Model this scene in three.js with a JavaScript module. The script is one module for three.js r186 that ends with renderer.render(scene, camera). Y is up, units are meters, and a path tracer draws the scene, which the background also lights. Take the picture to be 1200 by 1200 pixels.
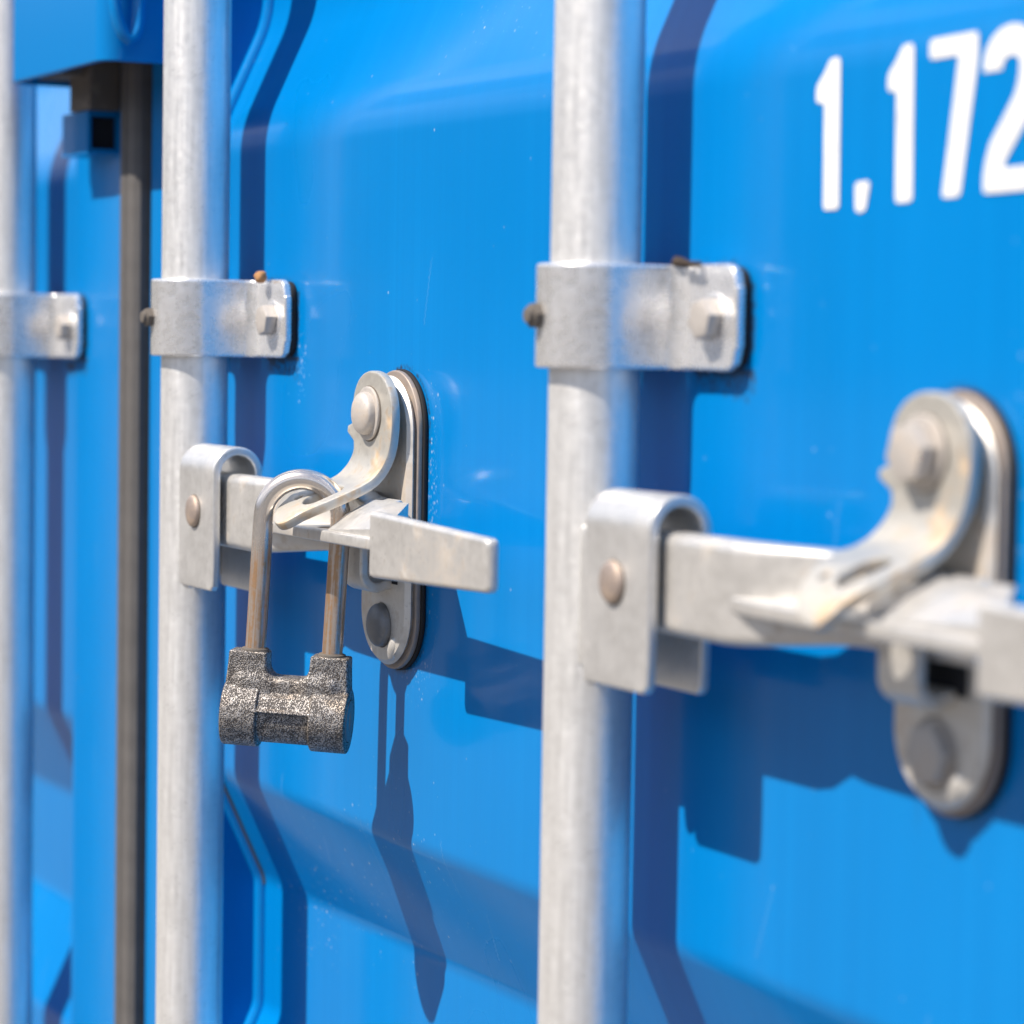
import * as THREE from 'three';
import { MarchingCubes } from 'three/addons/objects/MarchingCubes.js';
import { ConvexGeometry } from 'three/addons/geometries/ConvexGeometry.js';
import { TessellateModifier } from 'three/addons/modifiers/TessellateModifier.js';
import { ImprovedNoise } from 'three/addons/math/ImprovedNoise.js';
import { mergeGeometries, mergeVertices, toCreasedNormals } from 'three/addons/utils/BufferGeometryUtils.js';

// ------------------------------------------------------------------ camera
const scene = new THREE.Scene();
const camera = new THREE.PerspectiveCamera(21.237, 1, 0.05, 2000);
camera.position.set(1.30878, 0, 0.50125);
camera.up.set(-0.06147, 0.99801, -0.01403);
camera.lookAt(1.30878 - 0.884349, -0.060976, 0.50125 - 0.462827);
camera.focus = 1.225; camera.userData.fStop = 7.3;

// ------------------------------------------------------------------ sky, sun, exposure
const SKY = 0.56;
const SUN_EL = 52.6 * Math.PI / 180;
const sunDir = new THREE.Vector3(0.0, Math.sin(SUN_EL), Math.cos(SUN_EL));
{
  const w = 2048, h = 1024, d = new Float32Array(w * h * 4), ns = new ImprovedNoise();
  for (let j = 0; j < h; j++) for (let i = 0; i < w; i++) {
    const el = ((j + 0.5) / h - 0.5) * Math.PI, az = (i + 0.5) / w * Math.PI * 2, e = Math.max(0, Math.sin(el));
    const x = Math.cos(el) * Math.cos(az), y = Math.sin(el), z = Math.cos(el) * Math.sin(az);
    const t = Math.pow(1 - e, 3) * 0.85;
    let c = [0.10 + 0.56 * t, 0.25 + 0.51 * t, 0.60 + 0.34 * t];
    let n = 0, A = 0.55, f = 4.6; if (y > 0) for (let k = 0; k < 6; k++) { n += A * ns.noise(x * f + 3, y * f * 1.8, z * f + 7); f *= 2.1; A *= 0.5; }
    const cl = Math.min(1, Math.max(0, (n + 0.06) / 0.10)) * Math.min(1, Math.max(0, 1.3 - e * 1.6)) * Math.min(1, Math.max(0, e * 6 - 0.9)) * 0.8;
    c = c.map((q, k) => q * (1 - cl) + [2.5, 2.56, 2.64][k] * cl);
    if (y < 0) c = c.map(q => q * 0.35);
    d.set([c[0] * SKY, c[1] * SKY, c[2] * SKY, 1], (j * w + i) * 4);
  }
  const t = new THREE.DataTexture(d, w, h, THREE.RGBAFormat, THREE.FloatType); t.mapping = THREE.EquirectangularReflectionMapping; t.magFilter = THREE.LinearFilter; t.minFilter = THREE.LinearFilter; t.wrapS = THREE.RepeatWrapping; t.colorSpace = THREE.LinearSRGBColorSpace; t.needsUpdate = true;
  scene.background = t; scene.environment = t;
}
const sun = new THREE.DirectionalLight(0xfff3e4, 5); sun.name = 'sun';
sun.position.copy(sunDir).multiplyScalar(4); sun.target.position.set(0, 0, 0);
sun.castShadow = true; sun.shadow.mapSize.set(4096, 4096); sun.shadow.radius = 1;
Object.assign(sun.shadow.camera, { left: -1.2, right: 1.2, top: 1.2, bottom: -1.2, near: 0.1, far: 12 });
scene.add(sun, sun.target);
const renderer = new THREE.WebGLRenderer({ antialias: true });
renderer.toneMapping = THREE.LinearToneMapping;
renderer.toneMappingExposure = 1.44;
renderer.shadowMap.enabled = true;

// ------------------------------------------------------------------ helpers
let seed = 7;
const rnd = () => { seed = (seed * 1664525 + 1013904223) >>> 0; return seed / 4294967296; };
const imp = new ImprovedNoise();
const fbm = (x, y, z = 0, o = 4) => { let a = 0, w = 0.5; for (let i = 0; i < o; i++) { a += w * imp.noise(x, y, z + i * 7.3); x *= 2.03; y *= 2.03; w *= 0.5; } return a; };
const clamp = (v, a = 0, b = 1) => Math.min(b, Math.max(a, v));
const sstep = (a, b, v) => { const t = clamp((v - a) / (b - a)); return t * t * (3 - 2 * t); };
const mix = (a, b, t) => a + (b - a) * t;
const V = (x, y, z) => new THREE.Vector3(x, y, z);

// texture from fn(u metres, v metres) -> [r,g,b] linear
function tex(n, m, metresU, metresV, fn, srgb) {
  const d = new Uint8Array(n * m * 4);
  for (let j = 0; j < m; j++) for (let i = 0; i < n; i++) {
    const c = fn(i / n * metresU, j / m * metresV, i, j), k = (j * n + i) * 4;
    for (let q = 0; q < 3; q++) { let v = clamp(c[q]); if (srgb) v = v <= 0.0031308 ? 12.92 * v : 1.055 * Math.pow(v, 1 / 2.4) - 0.055; d[k + q] = Math.round(v * 255); }
    d[k + 3] = 255;
  }
  const t = new THREE.DataTexture(d, n, m, THREE.RGBAFormat);
  t.wrapS = t.wrapT = THREE.RepeatWrapping; t.magFilter = THREE.LinearFilter; t.minFilter = THREE.LinearMipmapLinearFilter; t.generateMipmaps = true;
  if (srgb) t.colorSpace = THREE.SRGBColorSpace;
  t.repeat.set(1 / metresU, 1 / metresV); t.needsUpdate = true;
  return t;
}
// seamless wrapper: blends the field with its shifted copy near the borders
function seamless(f, U, W) {
  return (u, v) => {
    const a = sstep(0.8, 1, u / U), b = sstep(0.8, 1, v / W);
    const f0 = f(u, v);
    if (!a && !b) return f0;
    return mix(mix(f0, f(u - U, v), a), mix(f(u, v - W), f(u - U, v - W), a), b);
  };
}

function boxUV(g) {                                // uv in metres by dominant normal
  if (g.index) g = g.toNonIndexed();
  const p = g.attributes.position, uv = new Float32Array(p.count * 2), a = V(), b = V(), c = V();
  for (let i = 0; i < p.count; i += 3) {
    a.fromBufferAttribute(p, i); b.fromBufferAttribute(p, i + 1); c.fromBufferAttribute(p, i + 2);
    const n = b.clone().sub(a).cross(c.clone().sub(a)), X = Math.abs(n.x), Y = Math.abs(n.y), Z = Math.abs(n.z);
    [a, b, c].forEach((q, k) => {
      const o = (i + k) * 2;
      if (Z >= X && Z >= Y) { uv[o] = q.x; uv[o + 1] = q.y; } else if (X >= Y) { uv[o] = q.z + 0.013; uv[o + 1] = q.y; } else { uv[o] = q.x; uv[o + 1] = q.z + 0.017; }
    });
  }
  g.setAttribute('uv', new THREE.BufferAttribute(uv, 2));
  return g;
}
// the add-on welds positions on a 1 cm lattice: work in millimetres x 10
const crease = (g, a = 0.6) => { g = g.clone(); g.scale(1000, 1000, 1000); g = toCreasedNormals(g, a); g.scale(0.001, 0.001, 0.001); return g; };
const fin = (g, a = 0.6) => boxUV(crease(g, a));
function merge(list) {
  const l = list.map(g => { g = g.index ? g.toNonIndexed() : g; for (const k of Object.keys(g.attributes)) if (!['position', 'normal', 'uv'].includes(k)) g.deleteAttribute(k); return g; });
  return l.length === 1 ? l[0] : mergeGeometries(l);
}

// loft of rounded-rectangle sections. station: {c, u, v, hu, hv, r}
function ring(s, n = 4) {
  const r = Math.min(s.r ?? 0.001, s.hu * 0.999, s.hv * 0.999), out = [];
  for (const [su, sv, a0] of [[1, 1, 0], [-1, 1, 1], [-1, -1, 2], [1, -1, 3]])
    {
      const P = (pu, pv) => out.push(s.c.clone().addScaledVector(s.u, pu).addScaledVector(s.v, pv));
      const eu = Math.min(r * 0.5, (s.hu - r) * 0.4), ev = Math.min(r * 0.5, (s.hv - r) * 0.4), bu = su * (s.hu - r), bv = sv * (s.hv - r), odd = a0 % 2;
      const hold = (first) => { const a = (a0 + (first ? 0 : 1)) * Math.PI / 2, c = Math.cos(a), q = Math.sin(a); if (Math.abs(c) > 0.5) P(bu + r * c, bv - sv * ev); else P(bu - su * eu, bv + r * q); };
      hold(true);
      for (let k = 0; k <= n; k++) { const a = (a0 + k / n) * Math.PI / 2; P(bu + r * Math.cos(a), bv + r * Math.sin(a)); }
      hold(false);
    }
  return out;
}
function loft(st, { bevel = 0.0008, n = 4, cr = 0.6 } = {}) {
  const first = st[0], last = st[st.length - 1], S = [];
  const shrink = (s, b, d) => ({ ...s, c: s.c.clone().add(d), hu: s.hu - b, hv: s.hv - b, r: Math.max((s.r ?? 0.001) - b, 0.0002) });
  if (bevel) {
    const d0 = first.c.clone().sub(st[1].c).normalize(), d1 = last.c.clone().sub(st[st.length - 2].c).normalize();
    const K = [[1, 0], [0.5, 0.13], [0.13, 0.5], [0, 1]];
    K.forEach(([b, t], i) => { if (i < 3) S.push(shrink(first, bevel * b, d0.clone().multiplyScalar(-bevel * t))); });
    S.push({ ...first, c: first.c.clone().addScaledVector(d0, -bevel) });
    for (let i = 1; i < st.length - 1; i++) S.push(st[i]);
    S.push({ ...last, c: last.c.clone().addScaledVector(d1, -bevel) });
    K.reverse().forEach(([b, t], i) => { if (i > 0) S.push(shrink(last, bevel * b, d1.clone().multiplyScalar(-bevel * t))); });
  } else S.push(...st);
  const R = S.map(s => ring(s, n)), N = R[0].length, pos = [];
  const tri = (a, b, c) => pos.push(a.x, a.y, a.z, b.x, b.y, b.z, c.x, c.y, c.z);
  for (let i = 0; i < R.length - 1; i++) for (let k = 0; k < N; k++) { const l = (k + 1) % N; tri(R[i][k], R[i][l], R[i + 1][l]); tri(R[i][k], R[i + 1][l], R[i + 1][k]); }
  for (const [q, f] of [[R[0], 1], [R[R.length - 1], 0]]) {
    const c = q.reduce((s, p) => s.add(p), V(0, 0, 0)).divideScalar(N);
    for (let k = 0; k < N; k++) { const l = (k + 1) % N; f ? tri(c, q[l], q[k]) : tri(c, q[k], q[l]); }
  }
  let g = new THREE.BufferGeometry(); g.setAttribute('position', new THREE.Float32BufferAttribute(pos, 3));
  // orientation check by signed volume
  let vol = 0; for (let i = 0; i < pos.length; i += 9) { const [ax, ay, az, bx, by, bz, cx, cy, cz] = pos.slice(i, i + 9); vol += ax * (by * cz - bz * cy) + ay * (bz * cx - bx * cz) + az * (bx * cy - by * cx); }
  if (vol < 0) for (let i = 0; i < pos.length; i += 9) for (let k = 0; k < 3; k++) { const t = pos[i + 3 + k]; pos[i + 3 + k] = pos[i + 6 + k]; pos[i + 6 + k] = t; }
  g.setAttribute('position', new THREE.Float32BufferAttribute(pos, 3));
  return fin(g, cr);
}
// strip: path in the plane of a and b, swept with half-width along w
function strip(path, w, half, t, opt = {}) {       // path: Vector3[]; w: width axis
  const st = path.map((p, i) => {
    const d = path[Math.min(i + 1, path.length - 1)].clone().sub(path[Math.max(i - 1, 0)]).normalize();
    const hw = typeof half === 'function' ? half(i / (path.length - 1), i) : half;
    return { c: p, u: w, v: d.clone().cross(w).normalize(), hu: hw, hv: t / 2, r: opt.r ?? t * 0.3 };
  });
  return loft(st, { bevel: opt.bevel ?? t * 0.25, cr: opt.cr ?? 0.6, n: 3 });
}
function arc(c, r, a0, a1, n, f) { const o = []; for (let i = 0; i <= n; i++) { const a = a0 + (a1 - a0) * i / n; o.push(f(c[0] + r * Math.cos(a), c[1] + r * Math.sin(a))); } return o; }
function tube(points, r, seg = 60, rad = 20, closedCurve = false) {
  return new THREE.TubeGeometry(new THREE.CatmullRomCurve3(points, closedCurve, 'centripetal'), seg, r, rad, closedCurve);
}
function stadium(cx, y0, y1, hw) {
  const s = new THREE.Shape(), r = hw;
  s.absarc(cx, y1 - r, r, 0, Math.PI, false); s.absarc(cx, y0 + r, r, Math.PI, 2 * Math.PI, false); s.closePath();
  return s;
}
function plateZ(shape, z0, z1, bevel = 0.001, seg = 3) {      // extruded plate, total from z0 to z1, front edge rounded
  const b = Math.min(bevel, (z1 - z0) * 0.49);
  const g = new THREE.ExtrudeGeometry(shape, { depth: z1 - z0 - 2 * b, bevelEnabled: true, bevelThickness: b, bevelSize: b, bevelOffset: -b, bevelSegments: seg, curveSegments: 36 });
  g.translate(0, 0, z0 + b); return fin(g, 0.5);
}
function dome(r, h, z0, x, y, seg = 36) {                     // rounded rivet head facing +z
  const pts = [[r, -0.002], [r, h * 0.22], [r * 0.985, h * 0.36]];
  for (let i = 1; i <= 10; i++) { const a = i / 10 * Math.PI / 2; pts.push([Math.max(r * 0.985 * Math.cos(a), 1e-6), h * 0.36 + h * 0.64 * Math.sin(a)]); }
  const g = new THREE.LatheGeometry(pts.map(p => new THREE.Vector2(...p)), seg); g.rotateX(Math.PI / 2); g.translate(x, y, z0);
  return fin(g, 0.7);
}
function hex(r, h, z0, x, y, rot = 0.3) {
  const s = new THREE.Shape(); for (let i = 0; i < 6; i++) { const a = rot + i * Math.PI / 3; s[i ? 'lineTo' : 'moveTo'](x + r * Math.cos(a), y + r * Math.sin(a)); } s.closePath();
  return plateZ(s, z0, z0 + h, 0.0009, 2);
}
function disc(r, h, z0, x, y) { const s = new THREE.Shape(); s.absarc(x, y, r, 0, Math.PI * 2); return plateZ(s, z0, z0 + h, Math.min(0.0006, h * 0.4), 2); }
function blob(r, sx, sy, sz, p, k = 1, amp = 0.45) {
  const g = new THREE.IcosahedronGeometry(r, 4), a = g.attributes.position;
  for (let i = 0; i < a.count; i++) { const v = V().fromBufferAttribute(a, i), n = 1 + amp * fbm(v.x / r * 1.3 + k * 3.1, v.y / r * 1.3, v.z / r * 1.3 + k); v.multiplyScalar(n); a.setXYZ(i, v.x * sx + p[0], v.y * sy + p[1], v.z * sz + p[2]); }
  return fin(g, 1.2);
}

function roundPoly(pts, r) {
    const s = new THREE.Shape(), n = pts.length;
    for (let i = 0; i < n; i++) {
      const p = pts[i], a = pts[(i + n - 1) % n], b = pts[(i + 1) % n], rr = Math.min(r, p.distanceTo(a) * 0.45, p.distanceTo(b) * 0.45);
      const q0 = p.clone().addScaledVector(a.clone().sub(p).normalize(), rr), q1 = p.clone().addScaledVector(b.clone().sub(p).normalize(), rr);
      s[i ? 'lineTo' : 'moveTo'](q0.x, q0.y); s.quadraticCurveTo(p.x, p.y, q1.x, q1.y);
    }
    s.closePath(); return s;
  }

// names, labels
const counts = {};
function numbered(n) { const k = counts[n] = (counts[n] ?? -1) + 1; return k ? n + '_' + String(k).padStart(3, '0') : n; }
function thing(name, label, category, group) { const o = new THREE.Group(); o.name = numbered(name); o.userData = { label, category }; if (group) o.userData.group = group; scene.add(o); return o; }
function part(name, geos, mat, parent, label) {
  const m = new THREE.Mesh(merge([].concat(geos)), mat); m.name = name; m.castShadow = m.receiveShadow = true;
  if (label) m.userData.label = label;
  parent.add(m); return m;
}
function copyOf(root, label, x, y = 0, z = 0) { const c = root.clone(); c.name = numbered(root.name.replace(/_\d+$/, '')); c.userData = { ...root.userData, label }; c.position.set(root.position.x + x, root.position.y + y, root.position.z + z); scene.add(c); return c; }

// ------------------------------------------------------------------ materials
const GN = 512, GC = new Float32Array(GN * GN * 4);
{
  const m = 0.16, fs = [[60, 60, 1.3, 4], [420, 26, 4.2, 3], [260, 260, 9.1, 3], [14, 14, 2.2, 3]].map(([a, b, z, o]) => seamless((x, y) => fbm(x * a, y * b, z, o), m, m));
  for (let j = 0; j < GN; j++) for (let i = 0; i < GN; i++) for (let k = 0; k < 4; k++) GC[(j * GN + i) * 4 + k] = fs[k](i / GN * m, j / GN * m);
}
const GS = new Float32Array(GN * GN);
for (let q = 0; q < 420; q++) { let x = rnd() * GN, y = rnd() * GN; const a = rnd() * 6.28, L = 6 + 40 * rnd() ** 2, w = (rnd() - 0.35) * 0.35; for (let t = 0; t < L; t++) { const k = ((y + t * Math.sin(a) + GN * 4) | 0) % GN * GN + ((x + t * Math.cos(a) + GN * 4) | 0) % GN; GS[k] = w * (1 - t / L); } }
for (let q = 0; q < 900; q++) { const x = rnd() * GN, y = rnd() * GN, R = 0.6 + 1.6 * rnd() ** 3; for (let j = -3; j <= 3; j++) for (let i = -3; i <= 3; i++) if (Math.hypot(i, j) < R) GS[((y + j + GN) | 0) % GN * GN + ((x + i + GN) | 0) % GN] = 0.25 * rnd(); }
// galvanised steel: mottled grey with faint streaks, scratches; tint = how much rust and dirt
function galv({ base = [0.60, 0.59, 0.565], rust = 0, streak = 0.5, rough = 0.42, metal = 0.6, off = 0, n = 512, m = 0.16, dirt = 0.5, mott = 0.14, grain = 0.14 }) {
  const sh = (off * 37) % GN;
  const scr = (i, j) => GS[(((j * GN / n) | 0) + sh * 3) % GN * GN + (((i * GN / n) | 0) + sh) % GN];
  const F = (i, j) => { const k = ((((j * GN / n) | 0) + sh * 3) % GN * GN + (((i * GN / n) | 0) + sh) % GN) * 4; return GC.subarray(k, k + 4); };
  const map = tex(n, n, m, m, (u, v, i, j) => {
    const [a, st, sp, big] = F(i, j);
    const k = 1 + mott * a + 0.20 * streak * st + grain * sp + 0.5 * mott * big - scr(i, j);
    const d = dirt * sstep(0.12, 0.42, a + 0.5 * sp);
    const r = rust * sstep(0.0, 0.36, big * 0.8 + a * 0.7 + sp * 0.35);
    let c = [base[0] * k, base[1] * k, base[2] * k];
    c = [mix(c[0], 0.30, d * 0.45), mix(c[1], 0.275, d * 0.45), mix(c[2], 0.24, d * 0.45)];
    return [mix(c[0], 0.52, r * 0.75), mix(c[1], 0.36, r * 0.75), mix(c[2], 0.20, r * 0.75)];
  }, true);
  const rmap = tex(n, n, m, m, (u, v, i, j) => { const [a, st, sp, big] = F(i, j); const r = clamp(rough + 0.8 * mott * a + 0.10 * st * streak + 0.12 * sp + rust * 0.12 * sstep(0, 0.3, big), 0.12, 0.95); const me = clamp(metal - rust * 0.5 * sstep(0.05, 0.4, big * 0.8 + a * 0.7) - dirt * 0.3 * sstep(0.12, 0.42, a)); return [0, r, me]; });
  const bmap = tex(n, n, m, m, (u, v, i, j) => { const [a, st, sp] = F(i, j); const b = 0.5 + 0.35 * a + 0.3 * sp; return [b, b, b]; });
  return new THREE.MeshStandardMaterial({ map, roughness: 1, metalness: 1, roughnessMap: rmap, metalnessMap: rmap, bumpMap: bmap, bumpScale: 0.00018 });
}
const M = {};
M.rod = galv({ base: [0.93, 0.925, 0.905], streak: 0.9, rough: 0.42, metal: 0.70, off: 3, dirt: 0.03, mott: 0.045, grain: 0.08 });
M.strap = galv({ base: [0.88, 0.88, 0.88], streak: 0.2, rough: 0.28, metal: 0.72, off: 23, dirt: 0, mott: 0.04, grain: 0.06 });
M.hub = galv({ base: [0.74, 0.735, 0.72], streak: 0.3, rough: 0.38, metal: 0.68, off: 19, dirt: 0.4 });
M.handle = galv({ base: [0.72, 0.705, 0.675], rust: 0.3, streak: 0.3, rough: 0.40, metal: 0.64, dirt: 0.7, off: 27 });
M.plate = galv({ base: [0.70, 0.68, 0.64], rust: 0.45, streak: 0.2, rough: 0.52, metal: 0.66, off: 83, dirt: 0.6 });
M.latch = galv({ base: [0.58, 0.56, 0.51], rust: 1.0, streak: 0.1, rough: 0.45, metal: 0.58, dirt: 0.7, off: 35 });
M.bolt = galv({ base: [0.50, 0.47, 0.44], rust: 0.35, streak: 0, rough: 0.62, metal: 0.4, off: 43, m: 0.08, n: 256 });
M.darkBolt = galv({ base: [0.22, 0.225, 0.235], rust: 0.1, streak: 0, rough: 0.5, metal: 0.5, off: 51, m: 0.08, n: 256 });
M.rivet = galv({ base: [0.40, 0.33, 0.29], rust: 0.4, streak: 0, rough: 0.5, metal: 0.5, off: 57, m: 0.08, n: 256 });
M.rim = galv({ base: [0.36, 0.30, 0.26], rust: 0.5, streak: 0.1, rough: 0.55, metal: 0.4, off: 71, dirt: 0.9 });
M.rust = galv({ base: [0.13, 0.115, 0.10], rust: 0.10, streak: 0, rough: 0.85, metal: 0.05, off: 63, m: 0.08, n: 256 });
M.black = new THREE.MeshStandardMaterial({ color: new THREE.Color().setRGB(0.012, 0.011, 0.012), roughness: 0.7 });
M.clump = new THREE.MeshStandardMaterial({ color: new THREE.Color().setRGB(0.38, 0.20, 0.09), roughness: 0.95 });
M.dirtClump = new THREE.MeshStandardMaterial({ color: new THREE.Color().setRGB(0.055, 0.04, 0.03), roughness: 0.95 });
M.white = new THREE.MeshPhysicalMaterial({ map: tex(512, 512, 0.25, 0.25, (u, v) => { const k = 0.78 + 0.10 * fbm(u * 60, v * 60, 3, 4) - 0.10 * sstep(0.1, 0.42, fbm(u * 170, v * 110, 8, 3)); return [k, k, k * 0.99]; }, true), roughness: 0.5 });
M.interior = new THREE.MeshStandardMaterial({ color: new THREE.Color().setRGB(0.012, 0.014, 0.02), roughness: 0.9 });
M.bead = new THREE.MeshStandardMaterial({ color: new THREE.Color().setRGB(0.05, 0.055, 0.07), roughness: 0.8 });

// blue paint: fine chalk streaks running down, pale specks of dust thickening around the hardware
const BLUE = [0.0, 0.186, 0.525];
function paint(withSpecks) {
  const U = 1.0, n = 2048;
  const d = new Uint8Array(n * n * 4), specks = new Float32Array(n * n);
  if (withSpecks) {
    const put = (u, v, r, a) => { const cx = u / U * n, cy = v / U * n, R = r / U * n; for (let j = Math.floor(cy - R - 1); j <= cy + R + 1; j++) for (let i = Math.floor(cx - R - 1); i <= cx + R + 1; i++) { const q = Math.hypot(i - cx, j - cy), w = a * clamp(R + 0.5 - q); const k = ((j + n) % n) * n + (i + n) % n; specks[k] = Math.max(specks[k], w); } };
    for (let i = 0; i < 800; i++) put(rnd(), rnd(), 0.0002 + 0.0005 * rnd() ** 3, 0.10 + 0.35 * rnd() ** 2);
    for (const [x, y, sx, sy, c] of [[0.215, -0.07, 0.006, 0.05, 170], [0.20, -0.15, 0.02, 0.012, 60], [0.065, -0.01, 0.006, 0.02, 70], [0.63, -0.07, 0.006, 0.06, 60], [0.06, -0.27, 0.10, 0.04, 220], [0.19, -0.24, 0.06, 0.04, 110], [0.02, -0.30, 0.05, 0.03, 80], [0.25, 0.15, 0.06, 0.03, 90]])
      for (let i = 0; i < c; i++) { const g = () => (rnd() + rnd() + rnd() - 1.5); put((x + sx * g() + 2) % 1, (y + sy * g() + 2) % 1, 0.0002 + 0.0006 * rnd() ** 4, 0.10 + 0.45 * rnd() ** 2); }
    for (let i = 0; i < 70; i++) { const u = rnd(), v = rnd(), L = 0.01 + 0.03 * rnd(), a = (rnd() - 0.5) * 0.9 + 1.57; for (let k = 0; k < 60; k++) put(u + Math.cos(a) * L * k / 60 + 0.0006 * Math.sin(k), v + Math.sin(a) * L * k / 60, 0.0002, 0.10 + 0.08 * rnd()); }
  }
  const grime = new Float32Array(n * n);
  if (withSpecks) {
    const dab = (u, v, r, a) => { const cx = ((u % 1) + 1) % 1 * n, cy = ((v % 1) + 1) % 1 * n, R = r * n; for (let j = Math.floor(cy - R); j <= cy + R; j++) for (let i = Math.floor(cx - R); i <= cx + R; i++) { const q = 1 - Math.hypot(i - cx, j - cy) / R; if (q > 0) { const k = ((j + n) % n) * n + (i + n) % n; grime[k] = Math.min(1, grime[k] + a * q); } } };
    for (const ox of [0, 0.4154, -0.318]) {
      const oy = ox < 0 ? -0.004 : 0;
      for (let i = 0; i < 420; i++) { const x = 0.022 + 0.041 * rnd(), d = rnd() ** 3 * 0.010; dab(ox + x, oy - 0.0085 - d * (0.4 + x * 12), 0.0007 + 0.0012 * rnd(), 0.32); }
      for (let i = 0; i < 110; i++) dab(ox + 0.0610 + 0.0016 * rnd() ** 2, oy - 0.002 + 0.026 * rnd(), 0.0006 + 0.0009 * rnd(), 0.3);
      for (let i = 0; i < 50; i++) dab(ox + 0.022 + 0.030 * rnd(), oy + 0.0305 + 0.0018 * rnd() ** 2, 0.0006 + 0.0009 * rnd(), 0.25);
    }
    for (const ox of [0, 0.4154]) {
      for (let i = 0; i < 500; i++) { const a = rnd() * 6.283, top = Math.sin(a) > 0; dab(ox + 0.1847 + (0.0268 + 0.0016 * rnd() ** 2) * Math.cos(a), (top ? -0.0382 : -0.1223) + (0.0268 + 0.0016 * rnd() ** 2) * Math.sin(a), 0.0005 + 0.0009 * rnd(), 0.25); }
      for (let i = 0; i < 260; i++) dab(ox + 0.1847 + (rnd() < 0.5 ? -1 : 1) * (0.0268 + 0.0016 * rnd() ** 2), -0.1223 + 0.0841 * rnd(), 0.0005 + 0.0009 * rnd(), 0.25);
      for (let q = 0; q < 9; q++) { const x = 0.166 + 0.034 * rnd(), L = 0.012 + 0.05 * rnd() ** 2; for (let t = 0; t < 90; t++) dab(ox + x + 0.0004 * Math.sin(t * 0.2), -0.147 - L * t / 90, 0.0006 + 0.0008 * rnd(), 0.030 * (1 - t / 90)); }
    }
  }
  const col = new Float32Array(n), col2 = new Float32Array(n);
  for (let i = 0; i < n; i++) { const s = seamless((u) => fbm(u * 120, 0.7, 3, 4), 1, 1); col[i] = s(i / n, 0); col2[i] = seamless((u) => fbm(u * 420, 5.7, 3, 3), 1, 1)(i / n, 0); }
  const big = seamless((u, v) => fbm(u * 7, v * 5, 8.8, 3), 1, 1), mod = seamless((u, v) => fbm(u * 16, v * 3.5, 1.8, 3), 1, 1);
  const bl = 128, bigA = new Float32Array(bl * bl), modA = new Float32Array(bl * bl);
  for (let j = 0; j < bl; j++) for (let i = 0; i < bl; i++) { bigA[j * bl + i] = big(i / bl, j / bl); modA[j * bl + i] = mod(i / bl, j / bl); }
  const sample = (A, i, j) => { const x = i / n * bl, y = j / n * bl, i0 = Math.floor(x), j0 = Math.floor(y), fx = x - i0, fy = y - j0, a = (p, q) => A[(q % bl) * bl + p % bl]; return mix(mix(a(i0, j0), a(i0 + 1, j0), fx), mix(a(i0, j0 + 1), a(i0 + 1, j0 + 1), fx), fy); };
  const toS = v => { v = clamp(v); return v <= 0.0031308 ? 12.92 * v : 1.055 * Math.pow(v, 1 / 2.4) - 0.055; };
  const rr = new Uint8Array(n * n * 4);
  for (let j = 0; j < n; j++) for (let i = 0; i < n; i++) {
    const k = j * n + i, b = sample(bigA, i, j), mo = sample(modA, i, j), st = (col[i] * 0.7 + col2[i] * 0.5) * (0.55 + 1.2 * Math.max(0, mo + 0.15));
    const f = 1 + 0.10 * b + 0.08 * st, chalk = clamp(0.008 * Math.max(0, st * 2 + b)), s = specks[k];
    const c = [BLUE[0] * f + chalk * 0.05, BLUE[1] * f + chalk, BLUE[2] * f + chalk];
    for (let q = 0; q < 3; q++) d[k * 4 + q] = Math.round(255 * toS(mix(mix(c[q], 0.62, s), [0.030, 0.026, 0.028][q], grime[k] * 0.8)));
    d[k * 4 + 3] = 255;
    rr[k * 4 + 1] = Math.round(255 * clamp(0.5 + 0.2 * b + 0.3 * s)); rr[k * 4 + 3] = 255;
  }
  const mk = (a, cs) => { const t = new THREE.DataTexture(a, n, n, THREE.RGBAFormat); t.wrapS = t.wrapT = THREE.RepeatWrapping; t.magFilter = THREE.LinearFilter; t.minFilter = THREE.LinearMipmapLinearFilter; t.generateMipmaps = true; if (cs) t.colorSpace = THREE.SRGBColorSpace; t.needsUpdate = true; return t; };
  const bump = tex(256, 256, 1, 1, (u, v) => { const w = seamless((x, y) => 0.8 * fbm(x * 9, y * 7, 6.1, 3) + 0.5 * fbm(x * 26, y * 18, 4.4, 2) + 0.16 * fbm(x * 70, y * 40, 2.1, 2), 1, 1)(u, v); const b = 0.5 + 0.5 * w; return [b, b, b]; });
  return new THREE.MeshPhysicalMaterial({ map: mk(d, true), roughness: 0.62, roughnessMap: mk(rr), metalness: 0, specularIntensity: 0.15, clearcoat: 0.33, clearcoatRoughness: 0.11, bumpMap: bump, bumpScale: 0.0007 });
}
M.paint = paint(true);
M.paintPlain = new THREE.MeshPhysicalMaterial({ color: new THREE.Color().setRGB(...BLUE), roughness: 0.5, specularIntensity: 0.15, clearcoat: 0.4, clearcoatRoughness: 0.12 });
M.rubber = (() => {
  const map = tex(256, 512, 0.05, 0.5, (u, v) => { const k = 0.095 + 0.014 * fbm(u * 300, v * 8, 2, 3) + 0.03 * fbm(u * 120, v * 90, 6, 4); return [k * 1.04, k * 0.99, k * 0.96]; }, true);
  return new THREE.MeshStandardMaterial({ map, roughness: 0.62 });
})();

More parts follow.
